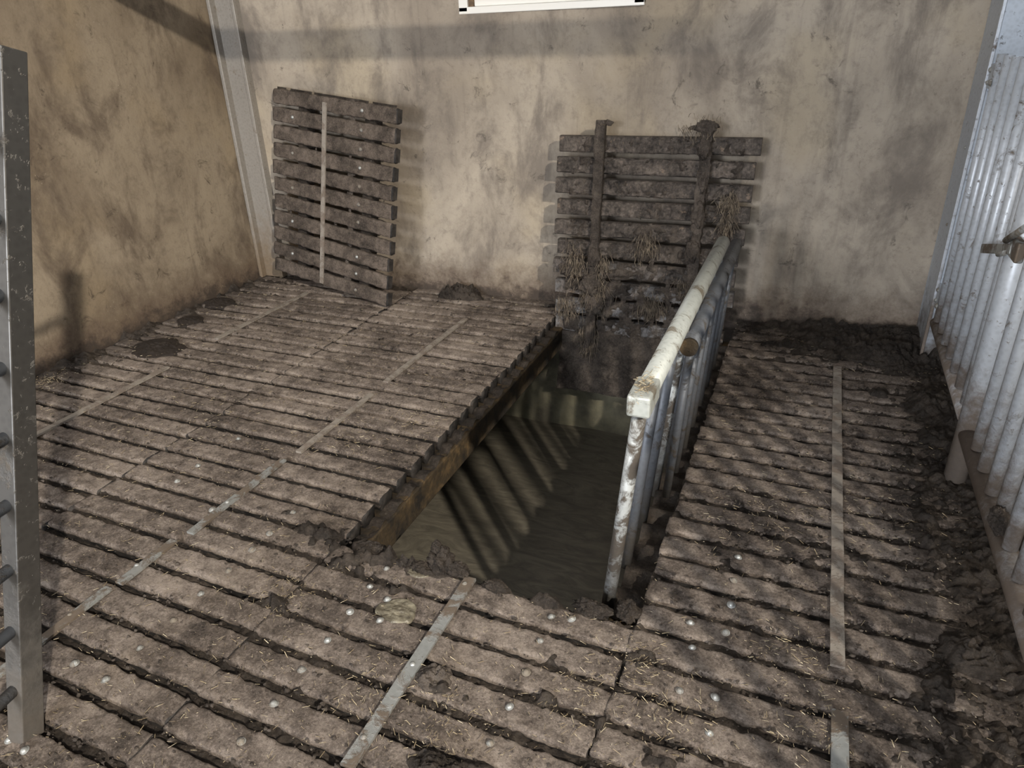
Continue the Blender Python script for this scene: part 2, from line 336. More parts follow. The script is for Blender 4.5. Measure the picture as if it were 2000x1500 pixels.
PROF_TOP = 9
def slat_mesh(L, w, t, org, n_cell=.013, rough=1.0, mat='slat'):
    """rubber covered slat: rounded long edges, uneven trodden top; local x along, z up, top at 0"""
    h = w/2
    prof = [(-h+.012, -t), (-h+.003, -.040), (-h, -.022), (-h+.001, -.011), (-h+.004, -.0035), (-h+.009, -.0005)]
    prof += [(y, 0.0) for y in np.linspace(-h+.017, h-.017, PROF_TOP)]
    prof += [(-y, z) for y, z in prof[5::-1]]
    prof = np.array(prof); n = len(prof); m = max(8, int(L/n_cell))
    X = np.linspace(-L/2, L/2, m+1)
    V = np.zeros((m+1, n, 3)); V[:, :, 0] = X[:, None]; V[:, :, 1] = prof[:, 0]; V[:, :, 2] = prof[:, 1]
    V = V.reshape(-1, 3); wp = V+np.array(org)
    up = sstep(-.03, -.004, V[:, 2]); side = 1-sstep(h-.03, h-.012, np.abs(V[:, 1]))
    a = fbm(wp, 9, 3); b = fbm(wp, 42, 3, 5.0); c = fbm(wp, 22, 2, 9.0)
    V[:, 2] += up*rough*(.0022*a+.0042*b*(.6+.7*(1-side)))
    V[:, 1] += np.sign(V[:, 1])*(1-side)*rough*(.0035*c+.0045*b)
    e = 1-sstep(0, .03, L/2-np.abs(V[:, 0])); V[:, 2] -= up*e*.002; V[:, 0] += np.sign(V[:, 0])*e*.006*c
    F = [(i*n+j, (i+1)*n+j, (i+1)*n+(j+1) % n, i*n+(j+1) % n) for i in range(m) for j in range(n)]
    F = [f[::-1] for f in F]
    F += [tuple(range(n))[::-1], tuple(m*n+k for k in range(n))]
    me = mesh('slat', V, F, M[mat], True); me.materials.append(M['rubber']); mi = np.zeros(len(F), np.int32); mi[-2:] = 1; jj = np.tile(np.arange(n), m); mi[:-2][(jj < 2) | (jj >= n-3)] = 1
    me.polygons.foreach_set('material_index', mi); return me

def row_yaw(y): return -.04*(1-min(1, max(0, (y-1.0)/3.0)))
PANELS = {'A': (-4.17, -2.7605, 1.005, -3.51), 'B': (-2.760, -1.525, .985, -2.13), 'C': (-1.522, -.347, .93, -.943), 'D': (-.343, .868, .895, .268), 'E': (.885, 2.12, .93, 1.5)}
slat_spots = []
for key, (x0, x1, y0, sx) in PANELS.items():
    for k in range(-6, 30):
        yc = y0+.13*k
        if yc > 4.63 or (key == 'C' and yc > 1.75) or (key == 'A' and yc < .9) or (key == 'E' and yc < .4): continue
        slat_spots.append((key, (x0+x1)/2, yc, x1-x0))
for key, xc, yc, L in slat_spots:
    L2 = L+random.uniform(-.006, .004); yaw = row_yaw(yc)+random.uniform(-.004, .004)
    cell = .011 if yc < 2.2 else (.016 if yc < 3.2 else .024)
    o = obj('slat', slat_mesh(L2, random.uniform(.095, .101)-(.004 if yc > 2.2 else 0), .078, (xc, yc, 0), cell), floor, (xc+random.uniform(-.006, .006), yc, random.uniform(-.003, .003)), (random.uniform(-.02, .02), 0, yaw))

def strip(x, y0, y1, w=.034, label=None, tilt=0.0):
    n = max(4, int((y1-y0)/.02)); Y = np.linspace(y0, y1, n+1); V = []
    for y in Y:
        wp = np.array([[x, y, 0.0]]); dz = .006+.003*float(fbm(wp, 5, 2)[0]); dx = .003*float(fbm(wp, 3, 2, 4.)[0])
        for sx, sz in ((-w/2, -.004), (-w/2, .006), (w/2, .006), (w/2, -.004)): V.append((x+dx+sx-tilt*(y-y0), y, dz+sz))
    F = [(i*4+j, i*4+(j+1) % 4, i*4+4+(j+1) % 4, i*4+4+j) for i in range(n) for j in range(4)]+[(3, 2, 1, 0), tuple(n*4+k for k in range(4))]
    me = mesh('retaining_strip', V, [f[::-1] for f in F], M['strip_dirty' if y0 > 1.7 else 'strip'])
    o = obj('retaining_strip', me, floor)
    if label: o['label'] = label
    return o
for x, y0, y1, w in ((-3.535, 3.30, 4.28, .036), (-3.49, 1.72, 2.84, .036), (-2.095, 3.08, 4.13, .034), (-2.09, 2.28, 2.92, .032), (-2.115, 1.62, 2.20, .034), (-2.14, 1.30, 1.56, .036), (-2.155, .80, 1.27, .036),
                     (-.943, .98, 1.765, .042), (-.943, .45, .965, .042), (.268, 1.79, 4.06, .042), (.272, .55, 1.625, .044), (1.5, .6, 4.4, .04)):
    strip(x, y0, y1, w)
b0 = None
def bolt(x, y, z=.004, s=1.0):
    global b0
    if b0 is None:
        bm = bmesh.new(); dome(bm, (0, 0, 0), (0, 0, 1), .0110, .009); dome(bm, (0, 0, -.001), (0, 0, 1), .0145, .003, 12, 2)
        b0 = bpy.data.meshes.new('bolt_head'); bm.to_mesh(b0); bm.free(); b0.materials.append(M['bolt'])
    o = obj('bolt_head', b0, floor, (x, y, z), (random.uniform(-.2, .2), random.uniform(-.2, .2), random.uniform(0, 3))); o.scale = (s, s, s)
BOLTS = [(-1.966, .977), (-1.816, .965), (-1.819, 1.099), (-1.811, 1.232), (-2.166, 1.122), (-2.157, 1.397), (-2.177, .914), (-1.822, .702), (-1.895, .71), (-1.818, 1.366), (-1.81, 1.626), (-1.813, 1.732), (-1.814, 1.879), (-1.811, 1.498), (-1.263, 1.476), (-1.259, 1.341), (-2.462, 1.896), (-2.119, 1.836), (-2.145, 1.773), (-1.263, 1.211), (-1.262, 1.078), (-1.266, .943), (-.947, 1.072), (-1.26, 1.71), (-1.266, 1.607), (-1.173, 1.572), (-.949, 1.728), (-.945, 1.346), (-.61, 1.579), (-.606, 1.445), (-.607, 1.313), (-.611, 1.185), (-1.145, 1.477), (-.611, 1.691), (-.545, 1.705), (-.066, 2.208), (-.067, 2.076), (-.061, 1.951), (-.175, 1.822), (-.063, 1.818), (-.152, 1.719), (-.159, 1.54), (-.058, 1.554), (-.057, 1.428), (-.61, 1.05), (-.06, 1.30), (-1.266, .81), (-2.47, 2.03), (-2.46, 2.29)]
for x, y in BOLTS: bolt(x, y, .010 if min(abs(x+2.14), abs(x+.945)) < .03 else .0045, random.uniform(.8, 1.05))

# ---------------------------------------------------------------- dung layer trodden into the slots (one uneven sheet)
def sheet(xs, ys, Hf, keep, m, name):
    X, Y = np.meshgrid(xs, ys); n, k = X.shape; Q = np.stack([X.ravel(), Y.ravel(), np.zeros(X.size)], 1)
    Q[:, 2] = Hf(Q); ok = keep(Q).reshape(n, k); V = Q.reshape(n, k, 3)
    f = (ok[:-1, :-1] & ok[1:, :-1] & ok[:-1, 1:] & ok[1:, 1:]); idx = np.arange(n*k).reshape(n, k)
    q = np.stack([idx[:-1, :-1][f], idx[:-1, 1:][f], idx[1:, 1:][f], idx[1:, :-1][f]], 1)
    used = np.unique(q); re = np.zeros(n*k, int); re[used] = np.arange(len(used)); q = re[q]; V = V.reshape(-1, 3)[used]
    me = bpy.data.meshes.new(name); me.vertices.add(len(V)); me.vertices.foreach_set('co', V.ravel())
    me.loops.add(q.size); me.loops.foreach_set('vertex_index', q.ravel().astype(np.int32)); me.polygons.add(len(q))
    me.polygons.foreach_set('loop_start', (np.arange(len(q))*4).astype(np.int32)); me.polygons.foreach_set('loop_total', np.full(len(q), 4, np.int32))
    me.polygons.foreach_set('use_smooth', np.ones(len(q), bool))
    me.materials.append(m); me.update(calc_edges=True); me.validate(); return me
def dung_h(Q):
    x, y = Q[:, 0], Q[:, 1]; W0 = np.stack([x, y, 0*x], 1)
    big = fbm(W0, 2.2, 2, 3.); mid = fbm(W0, 9, 3, 8.); fine = fbm(W0, 34, 3, 12.); lump = fbm(W0, 70, 2, 21.)
    h = -.029-.011*sstep(-.3, -1.2, x)*sstep(1.4, 2.4, y)+.026*mid+.016*big+.020*fine+.008*lump
    for xj in (-1.522, -.345, .876): h += .012*np.exp(-((x-xj)/.014)**2)*(1+.5*fine)
    edge = .5*fbm(W0, 4, 3, 31.)
    gate = sstep(.28, .80, x+.45*edge); h += gate*(.030+.050*np.abs(mid)+.030*np.abs(fine)+.012*lump)
    h += .05*np.exp(-np.clip(x+4.19, 0, 9)/.13)*(1+mid)
    h += np.exp(-np.clip(4.66-y, 0, 9)/.16)*(.05+.03*mid)*(1-.4*sstep(-3.5, -2.6, x)*(1-sstep(-.6, 0, x)))
    corner = sstep(-.35, .2, x+.3*edge)*sstep(3.95, 4.5, y+.25*edge); h += corner*(.035+.04*np.abs(mid)+.03*np.abs(fine)+.01*lump)
    rim = np.exp(-((y-1.755)/.035)**2)*sstep(-1.5, -1.42, x)*(1-sstep(-.42, -.36, x)); h += rim*np.clip(.03+.035*mid+.02*fine, 0, 1)
    for cx, cy, r, a in ((-1.62, 1.80, .13, .045), (-1.40, 1.70, .12, .035), (-1.25, 1.77, .07, .05), (-.80, 1.30, .08, .035), (-.66, 1.08, .10, .035), (-.30, 1.62, .09, .03), (-1.15, 1.62, .07, .035),
                         (-1.83, 1.86, .08, .03), (-.15, 1.30, .1, .03), (-.42, 1.80, .05, .05), (-.95, 1.00, .06, .03), (-1.55, 1.42, .07, .03), (-.55, 1.38, .07, .03), (.05, 1.05, .12, .035), (-3.3, 3.0, .1, .03), (-1.75, 3.4, .08, .025)):
        h += a*np.exp(-((x-cx)**2+(2.2*(y-cy))**2)/r**2)*(1+1.2*fine)
    return np.minimum(h, .085)
def dung_keep(Q):
    x, y, z = Q.T
    pit = (x > -1.52) & (x < -.345) & (y > 1.775)
    return ~pit & (z > -.070) & (y < 4.672+.0172*(x+1.5)-.006) & (x > -4.194)
me = sheet(np.arange(-4.195, 1.9, .0105), np.arange(.45, 4.64, .0095), dung_h, dung_keep, M['dung'], 'dung_layer')
tag(obj('dung_layer', me), 'dark dung and mud trodden into the floor slots and along the walls', 'dung', kind='stuff')
# lumpy dung left on the bearing ledges either side of the open pit, where the missing panels lay
def ledge(x0, x1, phase, hmax):
    def Hf(Q):
        return -.072+hmax*np.clip(.35+.65*np.cos((Q[:, 1]-phase)/.13*2*np.pi)+.5*fbm(Q, 14, 3), 0, 1.4)+.006*fbm(Q, 50, 2)
    return sheet(np.arange(x0, x1, .006), np.arange(1.80, 4.30, .010), Hf, lambda Q: Q[:, 2] > -.2, M['dung'], 'ledge_dung')
obj('ledge_dung', ledge(-1.528, -1.467, .985, .016), floor)['kind'] = 'stuff'
obj('ledge_dung', ledge(-.449, -.345, .90, .035), floor)['kind'] = 'stuff'
# mud face hanging down at the back of the pit
P, F = quad_grid((-1.475, 4.24, -.48), (-.45, 4.24, -.48), (-1.475, 4.36, -.07), 90, 44, .05, 5.0)
P[:, 1] += .03*fbm(P, 20, 3); P[:, 2] += .03*fbm(P, 6, 2, 7.)*(P[:, 2] < -.2)
m_ = mesh('mud_face', P, F, M['caked'], True); o = obj('mud_face', m_, floor); o['kind'] = 'stuff'
bm = bmesh.new(); add_box(bm, (-1.47, 4.34, -.46), (-.45, 4.62, -.085)); bm_obj('rear_header', bm, M['caked'], floor, bevel=.01)

# ---------------------------------------------------------------- loose straw
def straw_mesh(n, pts_fn, m, lmin=.004, lmax=.026):
    V = []; F = []
    for i in range(n):
        x, y, z = pts_fn(); a = random.uniform(0, math.pi); t = random.gauss(0, .18); L = lmin+(lmax-lmin)*random.random()**2.2; r = random.uniform(.0005, .0012)
        d = np.array([math.cos(a)*math.cos(t), math.sin(a)*math.cos(t), math.sin(t)]); s = np.array([-math.sin(a), math.cos(a), 0]); u = np.cross(d, s); c = np.array([x, y, z]); b = len(V)
        for e in (-L/2, L/2):
            for k in range(3): V.append(c+d*e+(s*math.cos(2.094*k)+u*math.sin(2.094*k))*r)
        F += [(b, b+1, b+4, b+3), (b+1, b+2, b+5, b+4), (b+2, b, b+3, b+5), (b, b+2, b+1), (b+3, b+4, b+5)]
    return mesh('straw', V, F, m)
PATCH = [(-1.53, 1.46, .10), (-.40, 1.41, .10), (-.16, 1.43, .09), (-.73, 1.18, .12), (.145, 1.78, .10), (.22, 1.54, .1), (-1.70, 2.76, .14), (-1.94, 2.51, .2), (-4.05, 2.46, .09), (.07, 2.55, .2), (-.31, 1.61, .09), (-2.9, 2.47, .3), (-1.0, 1.2, .12), (-.25, 1.15, .2), (.45, 2.6, .2)]
def straw_pt():
    if random.random() < .18:
        px, py, r = random.choice(PATCH); x, y = random.gauss(px, r*.7), random.gauss(py, r*.7)
    else:
        y = .6+4.0*random.random()**1.6; x = random.uniform(-4.1, .95)
    if -1.52 < x < -.35 and y > 1.76: return straw_pt()
    return x, y, .0065+random.random()*.004
tag(obj('loose_straw', straw_mesh(9000, straw_pt, M['straw'])), 'chopped yellow straw scattered over the slats', 'straw', kind='stuff')

def crumbs(n):
    bm = bmesh.new(); bmesh.ops.create_icosphere(bm, subdivisions=1, radius=1.0); B = np.array([v.co[:] for v in bm.verts]); T = [tuple(v.index for v in f.verts) for f in bm.faces]; bm.free()
    V = []; F = []; k = 0
    while k < n:
        y = .6+4.0*random.random()**1.7; x = random.uniform(-4.1, .9)
        if random.random() < .3: x = random.gauss(.35, .3)
        if x > 1.1 or (-1.52 < x < -.35 and y > 1.77): continue
        key = 'A' if x < -2.76 else 'B' if x < -1.52 else 'C' if x < -.345 else 'D'
        y0 = PANELS[key][2]; xc = (PANELS[key][0]+PANELS[key][1])/2
        if random.random() < .6:      # most lie along the slot edges
            kk = round((y-y0)/.13); y = y0+.13*(kk+random.choice((-.5, .5)))+row_yaw(y)*(x-xc)+random.gauss(0, .014)
        r = .0016+.0055*random.random()**2.5; A = B*(1+.35*RNG.standard_normal((len(B), 1)))*r*np.array([1.2, 1, .8])+np.array([x, y, .001+r*.45]); b = len(V)
        V.extend(A.tolist()); F.extend([(p+b, q+b, s_+b) for p, q, s_ in T]); k += 1
    return mesh('dung_crumbs', V, F, M['caked'])
tag(obj('dung_crumbs', crumbs(8000)), 'small dark crumbs of dung scattered along the slat edges', 'dung', kind='stuff')

# ---------------------------------------------------------------- dung heaps, pats and clods
def heap_mesh(name, r, h, seed, m, flat=1.0, rough=1.0, n_a=84, n_r=30):
    V = [(0, 0, h)]; F = []
    for j in range(1, n_r+1):
        for i in range(n_a):
            a = 2*math.pi*i/n_a; t = j/n_r; V.append((math.cos(a)*t*r, math.sin(a)*t*r, h*(1-t**2)**.8 if t < 1 else -.012))
    for i in range(n_a): F.append((0, 1+i, 1+(i+1) % n_a))
    for j in range(n_r-1):
        for i in range(n_a):
            a, b = 1+j*n_a+i, 1+j*n_a+(i+1) % n_a; F.append((a, a+n_a, b+n_a, b))
    V = np.array(V, float); q = V+np.array([seed*3.1, seed*1.7, 0])
    rr = 1+.45*fbm(q/r*.12, 9, 3); V[:, 0] *= rr; V[:, 1] *= rr*flat
    V[:, 2] += rough*h*(.35*fbm(q, 18, 3)+.38*fbm(q, 55, 3))*(1-(np.hypot(V[:, 0], V[:, 1])/(r*1.3))**2).clip(0, 1)
    return mesh(name, V, F, m, True)
def heap(name, label, cat, x, y, r, h, seed, m, flat=1.0, rough=1.0, rot=0.0, z=.0, group=None):
    o = obj(name, heap_mesh(name, r, h, seed, m, flat, rough), None, (x, y, z), (0, 0, rot)); return tag(o, label, cat, group)
heap('dung_heap', 'dark crumbly dung heap piled against the back wall between the leaning panels', 'dung', -2.33, 4.56, .17, .085, 1, M['dung'], .5, 1.6)
heap('cowpat', 'large dark round cowpat on the left slats, the biggest of those near the left wall', 'dung', -3.80, 3.07, .20, .022, 2, M['pat'], .75)
heap('cowpat', 'small dark cowpat by the left wall, midway between the other two pats', 'dung', -3.99, 3.52, .12, .022, 3, M['pat'], .7)
heap('cowpat', 'flat dark cowpat touching the left wall, nearest to the corner post', 'dung', -4.06, 3.89, .14, .025, 4, M['pat'], .8)
heap('dung_heap', 'grey-brown heap of dung on the muddy slats below the silver gate', 'dung', .66, 1.98, .11, .055, 8, M['dung'], .8, 1.5)
heap('dung_heap', 'dark dung heap in front of the steel post in the right rear corner', 'dung', .52, 4.32, .22, .07, 9, M['dung'], .7, 1.5)
heap('dung_heap', 'crumbly dung heap lying across a slot to the right of the centre strip', 'dung', -.70, 1.06, .085, .04, 10, M['dung'], .6, 1.8)
heap('dung_heap', 'low crumbled dung pile against the right side of the centre strip', 'dung', -.86, 1.33, .06, .03, 13, M['caked'], .8, 1.8)
heap('cowpat', 'smeared dark cowpat on a slat at the left end of the near pit edge', 'dung', -1.36, 1.78, .10, .028, 11, M['dung'], .6, 1.5)
def clod_mesh(r, seed, m, sx=1, sy=1, sz=1, sub=5):
    bm = bmesh.new(); bmesh.ops.create_icosphere(bm, subdivisions=sub, radius=1.0); V = np.array([v.co[:] for v in bm.verts]); F = [tuple(v.index for v in f.verts) for f in bm.faces]; bm.free()
    d = 1+.45*fbm(V+seed*5.3, 1.4, 3)+.30*fbm(V+seed*2.1, 4, 3)+.16*fbm(V+seed, 13, 3); V = V*d[:, None]*r*np.array([sx, sy, sz]); return mesh('clod', V, F, m, True)
def clod(label, x, y, z, r, seed, m, sx=1, sy=1, sz=1, name='dung_clod'):
    return tag(obj(name, clod_mesh(r, seed, m, sx, sy, sz), None, (x, y, z)), label, 'dung')
t = thing('dung_clod', 'ragged dark dung clod standing up on the near edge of the pit', 'dung', (-1.05, 1.775, 0))
obj('lump', clod_mesh(.045, 1, M['dung'], 1.0, .8, 1.15), t, (-.015, .0, .045)); obj('lump', clod_mesh(.034, 2, M['dung'], 1.4, .8, .9), t, (.05, -.005, .028)); obj('lump', clod_mesh(.024, 3, M['dung'], .8, .7, 1.5), t, (-.03, .01, .085))
obj('lump', clod_mesh(.03, 5, M['dung'], 1.5, .9, .7), t, (-.075, -.03, .016))
clod('dark fibrous dung clod at the foot of the barrier\'s nearest bar', -.49, 1.765, .012, .038, 4, M['dung'], 1.6, .8, .8)
clod('black dung clod on the near pit edge to the right of the centre strip', -.845, 1.752, .012, .026, 6, M['dung'], 1.7, .9, .8)
clod('small dung clod in the corner between the pit edge and the right slats', -.375, 1.80, .005, .034, 7, M['dung'], 1.1, 1.1, .9)
clod('dung clod caught on the bottom rail of the silver gate', .70, 2.30, .30, .038, 12, M['caked'], .8, 1.3, 1.0)
def splash(label, x, y, r, seed, flat, rot):
    o = obj('slurry_splash', heap_mesh('slurry_splash', r, .008, seed, M['wet'], flat, 2.2), None, (x, y, .003), (0, 0, rot)); return tag(o, label, 'slurry')
splash('wet greenish slurry splash on the slats left of the centre strip', -1.11, 1.535, .07, 21, .75, .3)
splash('wet greenish slurry splash at the pit edge beside the standing clod', -1.155, 1.745, .05, 22, .7, -.2)

# ---------------------------------------------------------------- left panel leaning in the corner, top side out
def frame_of(o, ex, ez):
    ex = Vector(ex).normalized(); ez = Vector(ez); ez = (ez-ex*ez.dot(ex)).normalized(); n = ez.cross(ex)      # ex right, ez up, n = away from viewer
    o.matrix_world = Matrix(((ex.x, n.x, ez.x, o.location.x), (ex.y, n.y, ez.y, o.location.y), (ex.z, n.z, ez.z, o.location.z), (0, 0, 0, 1)))
def basis(o): return o
pl = thing('slatted_panel', 'lifted slatted floor panel leaning in the left corner, top side showing', 'floor panel', (-3.925, 4.405, .115))
BL, BR, TL = Vector((-3.925, 4.405, .115)), Vector((-2.757, 4.167, .0)), Vector((-3.753, 4.555, 1.478))
frame_of(pl, BR-BL, TL-BL)
wL, hL = (BR-BL).length, (TL-BL).length
pitch = hL/11
for k in range(11):
    me = slat_mesh(wL+random.uniform(-.01, .01), .102, .055, (k*3.3, 40+k, 0), .016, 1.2, 'slat_dark')
    o = obj('slat', me, pl); o.matrix_local = Matrix.Translation((wL/2+random.uniform(-.006, .006), .0, pitch*(k+.5)))@Matrix.Rotation(math.radians(90), 4, 'X')
    ec = bmesh.new(); add_box(ec, (-.004, .008, -.043), (.006, .052, .043)); oc = bm_obj('end_cap', ec, M['rubber'], o); oc.matrix_local = Matrix.Translation((wL/2+.004, 0, 0))@Matrix.Rotation(math.radians(-90), 4, 'X')
for u in (.24, .79):
    bm = bmesh.new(); add_box(bm, (wL*u-.045, .03, .02), (wL*u+.045, .105, hL-.02)); bm_obj('runner', bm, M['dung'], pl)
def flat_bar(u, z0, z1, w, parent, m, yfront):
    bm = bmesh.new(); add_box(bm, (u-w/2, yfront-.006, z0), (u+w/2, yfront+.004, z1)); return bm_obj('retaining_strip', bm, m, parent)
flat_bar(wL*.455, .03, hL-.05, .036, pl, M['strip_dirty'], -.004)
bmh = bmesh.new(); dome(bmh, (0, 0, 0), (0, -1, 0), .013, .011); meb = bpy.data.meshes.new('bolt_head'); bmh.to_mesh(meb); bmh.free(); meb.materials.append(M['bolt'])
for k in range(11):
    for u in (.75, ):
        if k != 3: obj('bolt_head', meb, pl, (wL*u, -.002, pitch*(k+.5)))
    if k % 2: obj('bolt_head', meb, pl, (wL*.18, -.002, pitch*(k+.5)))
# dung stuck in its gaps
def panel_dung(parent, w, h, Hf, m, name='caked_dung', du=.012, keep=None):
    def to(Q): return Hf(Q)
    me = sheet(np.arange(.02, w-.01, du), np.arange(.0, h, du), to, keep or (lambda Q: Q[:, 2] > -.03), m, name)
    co = np.zeros(len(me.vertices)*3); me.vertices.foreach_get('co', co); co = co.reshape(-1, 3); co = np.stack([co[:, 0], -co[:, 2], co[:, 1]], 1); me.vertices.foreach_set('co', co.ravel()); me.update()
    o = obj(name, me, parent); o['kind'] = 'stuff'; return o
panel_dung(pl, wL, hL, lambda Q: -.044+.022*fbm(Q, 6, 3, 50.)+.014*fbm(Q, 30, 3)+.05*np.exp(-((Q[:, 0]-wL*.66)/.05)**2)*.5, M['caked'])
panel_dung(pl, wL, .05, lambda Q: -.02+.02*fbm(Q, 20, 3, 50.), M['dung'])
for o in [x for x in bpy.data.objects if x.name.startswith('caked_dung')][-1:]:
    o.location = (0, .0, hL-.045)

# ---------------------------------------------------------------- right panel against the back wall, underside out
pr = thing('slatted_panel', 'lifted slatted floor panel upright behind the pit, dung-caked underside showing', 'floor panel', (-1.545, 4.36, -.105))
frame_of(pr, (1, .017, -.004), (.012, .115, 1))
wR, pR, NR = 1.235, .1305, 10
def under_slat(L, seed):
    w0, w1, t = .044, .050, .058; nx = int(L/.009)
    prof = [(0, -w0)]+[(0, z) for z in np.linspace(-w0, w0, 11)[1:]]+[(.02, w1), (t, w1), (t, -w1), (.02, -w1)]
    prof = np.array(prof); n = len(prof); X = np.linspace(-L/2, L/2, nx+1); V = np.zeros((nx+1, n, 3)); V[:, :, 0] = X[:, None]; V[:, :, 1:] = prof; V = V.reshape(-1, 3)
    q = V+np.array([seed*2.3, 70., 0]); fr = 1-sstep(0, .03, V[:, 1]); mid = 1-sstep(L/2-.11, L/2-.05, np.abs(V[:, 0]))
    V[:, 1] -= fr*(mid*(.014*np.abs(fbm(q, 16, 3))+.018*fbm(q, 40, 3)+.008)); V[:, 2] += mid*.008*fbm(q, 24, 3, 6.)*fr
    F = [(i*n+j, i*n+(j+1) % n, (i+1)*n+(j+1) % n, (i+1)*n+j) for i in range(nx) for j in range(n)]+[tuple(range(n))[::-1], tuple(nx*n+k for k in range(n))]
    return mesh('slat', V, F, M['under'], False)
for k in range(NR):
    L = wR+random.uniform(-.03, .02)-.012*(NR-1-k); o = obj('slat', under_slat(L, k), pr, (wR/2+random.uniform(-.012, .012)-.006*(NR-k)*.6, 0, pR*(k+.5)))
    o.rotation_euler = (random.uniform(-.05, .05), random.uniform(-.008, .008), 0)
def lumpy_bar(x, z0, z1, hw, th, seed, amp):
    nz = int((z1-z0)/.009); ring = [(-hw, 0), (-hw, -th*.5), (-hw, -th), (-hw*.4, -th), (hw*.4, -th), (hw, -th), (hw, -th*.5), (hw, 0)]
    n = len(ring); V = np.array([(x+a, b, z) for z in np.linspace(z0, z1, nz+1) for a, b in ring]); q = V+seed*3.7
    d = amp*(fbm(q, 14, 3)+.7*fbm(q, 45, 2)); out = V[:, 1] < -.001; sx = np.sign(V[:, 0]-x)
    V[:, 0] += sx*np.where(out, d, 0)+.008*fbm(q, 4, 2, 2.); V[:, 1] -= np.where(out, d, 0)
    F = [(i*n+j, i*n+(j+1) % n, (i+1)*n+(j+1) % n, (i+1)*n+j) for i in range(nz) for j in range(n)]+[tuple(range(n))[::-1], tuple(nz*n+k for k in range(n))]
    return mesh('runner', V, F, M['caked'], True)
obj('runner', lumpy_bar(.285, -.03, NR*pR+.075, .030, .055, 1, .007), pr)
obj('runner', lumpy_bar(.925, .0, NR*pR+.075, .032, .055, 2, .014), pr)
panel_dung(pr, wR-.08, NR*pR-.02, lambda Q: .014+.026*fbm(Q, 5, 3, 61.)+.036*fbm(Q, 18, 3, 3.)+.026*fbm(Q, 48, 2)-.016*sstep(.35, 1.0, Q[:, 1])-.045*(np.minimum(Q[:, 0], wR-Q[:, 0]) < .085)-.042*sstep(.014, .003, np.abs((Q[:, 1]+pR/2) % pR-pR/2))*(.55+.45*sstep(.2, .7, Q[:, 1])),
           M['caked'], keep=lambda Q: Q[:, 2] > -.006, du=.009)
for i, (u, z, r, sx, sz) in enumerate(((.925, 1.345, .035, 1.6, 1.1), (.86, 1.34, .022, 2.0, .7), (.925, 1.22, .034, 1.1, 1.9), (.935, 1.05, .030, 1.0, 2.2), (.915, .85, .036, 1.1, 2.0), (.905, .62, .038, 1.1, 1.8), (.285, .55, .030, 1.3, 2.2), (.27, .36, .045, 1.5, 1.5), (.30, .22, .04, 1.5, 1.6), (.285, .03, .038, 1.0, 2.2), (.265, -.07, .030, 1.0, 1.8), (.33, 1.365, .018, 1.5, .9), (.58, .60, .035, 1.2, 1.6), (.62, .25, .035, 1.2, 1.6), (.10, .45, .035, 1.4, 1.5), (1.09, .70, .030, 1.0, 2.4), (1.10, .95, .02, 1., 2.))):
    o = obj('dung_lump', clod_mesh(r, 30+i, M['caked'], sx, .9, sz, 4), pr, (u, -.055 if abs(u-.925) < .05 or abs(u-.285) < .03 else -.018, z))
def tuft(u, z, n, L, spread, m='tuft'):
    V = []; F = []
    for i in range(n):
        p = np.array([u+random.gauss(0, spread), -.03-random.random()*.035, z+random.gauss(0, spread)]); d = np.array([random.gauss(0, .45), random.gauss(-.15, .25), -1+random.gauss(0, .35)]); d /= np.linalg.norm(d); r = random.uniform(.0009, .0022); l = L*random.uniform(.4, 1.1)
        prev = None
        for k in range(4):
            b = len(V)
            for j in range(3): V.append(p+r*np.array([math.cos(2.094*j), math.sin(2.094*j), 0]))
            if prev is not None: F += [(prev+j, prev+(j+1) % 3, b+(j+1) % 3, b+j) for j in range(3)]
            prev = b; p = p+d*l/3; d = d+np.array([random.gauss(0, .25), random.gauss(0, .2), -.15]); d /= np.linalg.norm(d)
    o = obj('straw_tuft', mesh('straw_tuft', V, F, M[m]), pr); o['kind'] = 'stuff'
for a in ((1.095, .93, 150, .09, .03), (1.09, .82, 90, .10, .022), (.15, .52, 160, .08, .05), (.29, .32, 200, .10, .05), (.10, .20, 120, .07, .04), (.62, .66, 110, .09, .035), (.68, .28, 150, .10, .04), (.27, .05, 130, .10, .03), (.28, -.03, 120, .11, .025), (.88, .42, 70, .07, .03), (.92, 1.34, 80, .06, .035), (.80, 1.345, 30, .05, .02), (.35, .50, 90, .07, .03)): tuft(*a)

# ---------------------------------------------------------------- barrier standing along the right edge of the pit
br = thing('pit_barrier', 'weathered tube barrier with white top rail standing along the right pit edge', 'barrier', (-.42, 2.7, -.07))
def at(o, p): return Vector(p)-Vector(o.location)
def tube_part(name, parent, p, q, r, m, seg=18, hollow=False, label=None):
    bm = bmesh.new(); add_tube(bm, at(parent, p), at(parent, q), r, seg, hollow); o = bm_obj(name, bm, m, parent)
    if label: o['label'] = label
    return o
tube_part('top_rail', br, (-.376, 1.90, .785), (-.376, 3.62, .79), .034, M['rail'], 24, False, 'pale weathered top rail')
bm = bmesh.new(); add_tube(bm, at(br, (-.345, 2.49, .685)), at(br, (-.345, 2.515, .685)), .0335, 20); o = bm_obj('end_plug', bm, M['beam'], br); o['label'] = 'rusty end plug'
bm = bmesh.new(); add_frame_box(bm, at(br, (-.376, 1.79, .783)), at(br, (-.376, 1.93, .785)), (.035, 0, 0), (0, 0, .034)); o = bm_obj('rail_end', bm, M['rail'], br, bevel=.008)
tube_part('lower_rail', br, (-.345, 2.50, .685), (-.345, 4.0, .685), .033, M['bars'], 20, False, 'darker second rail')
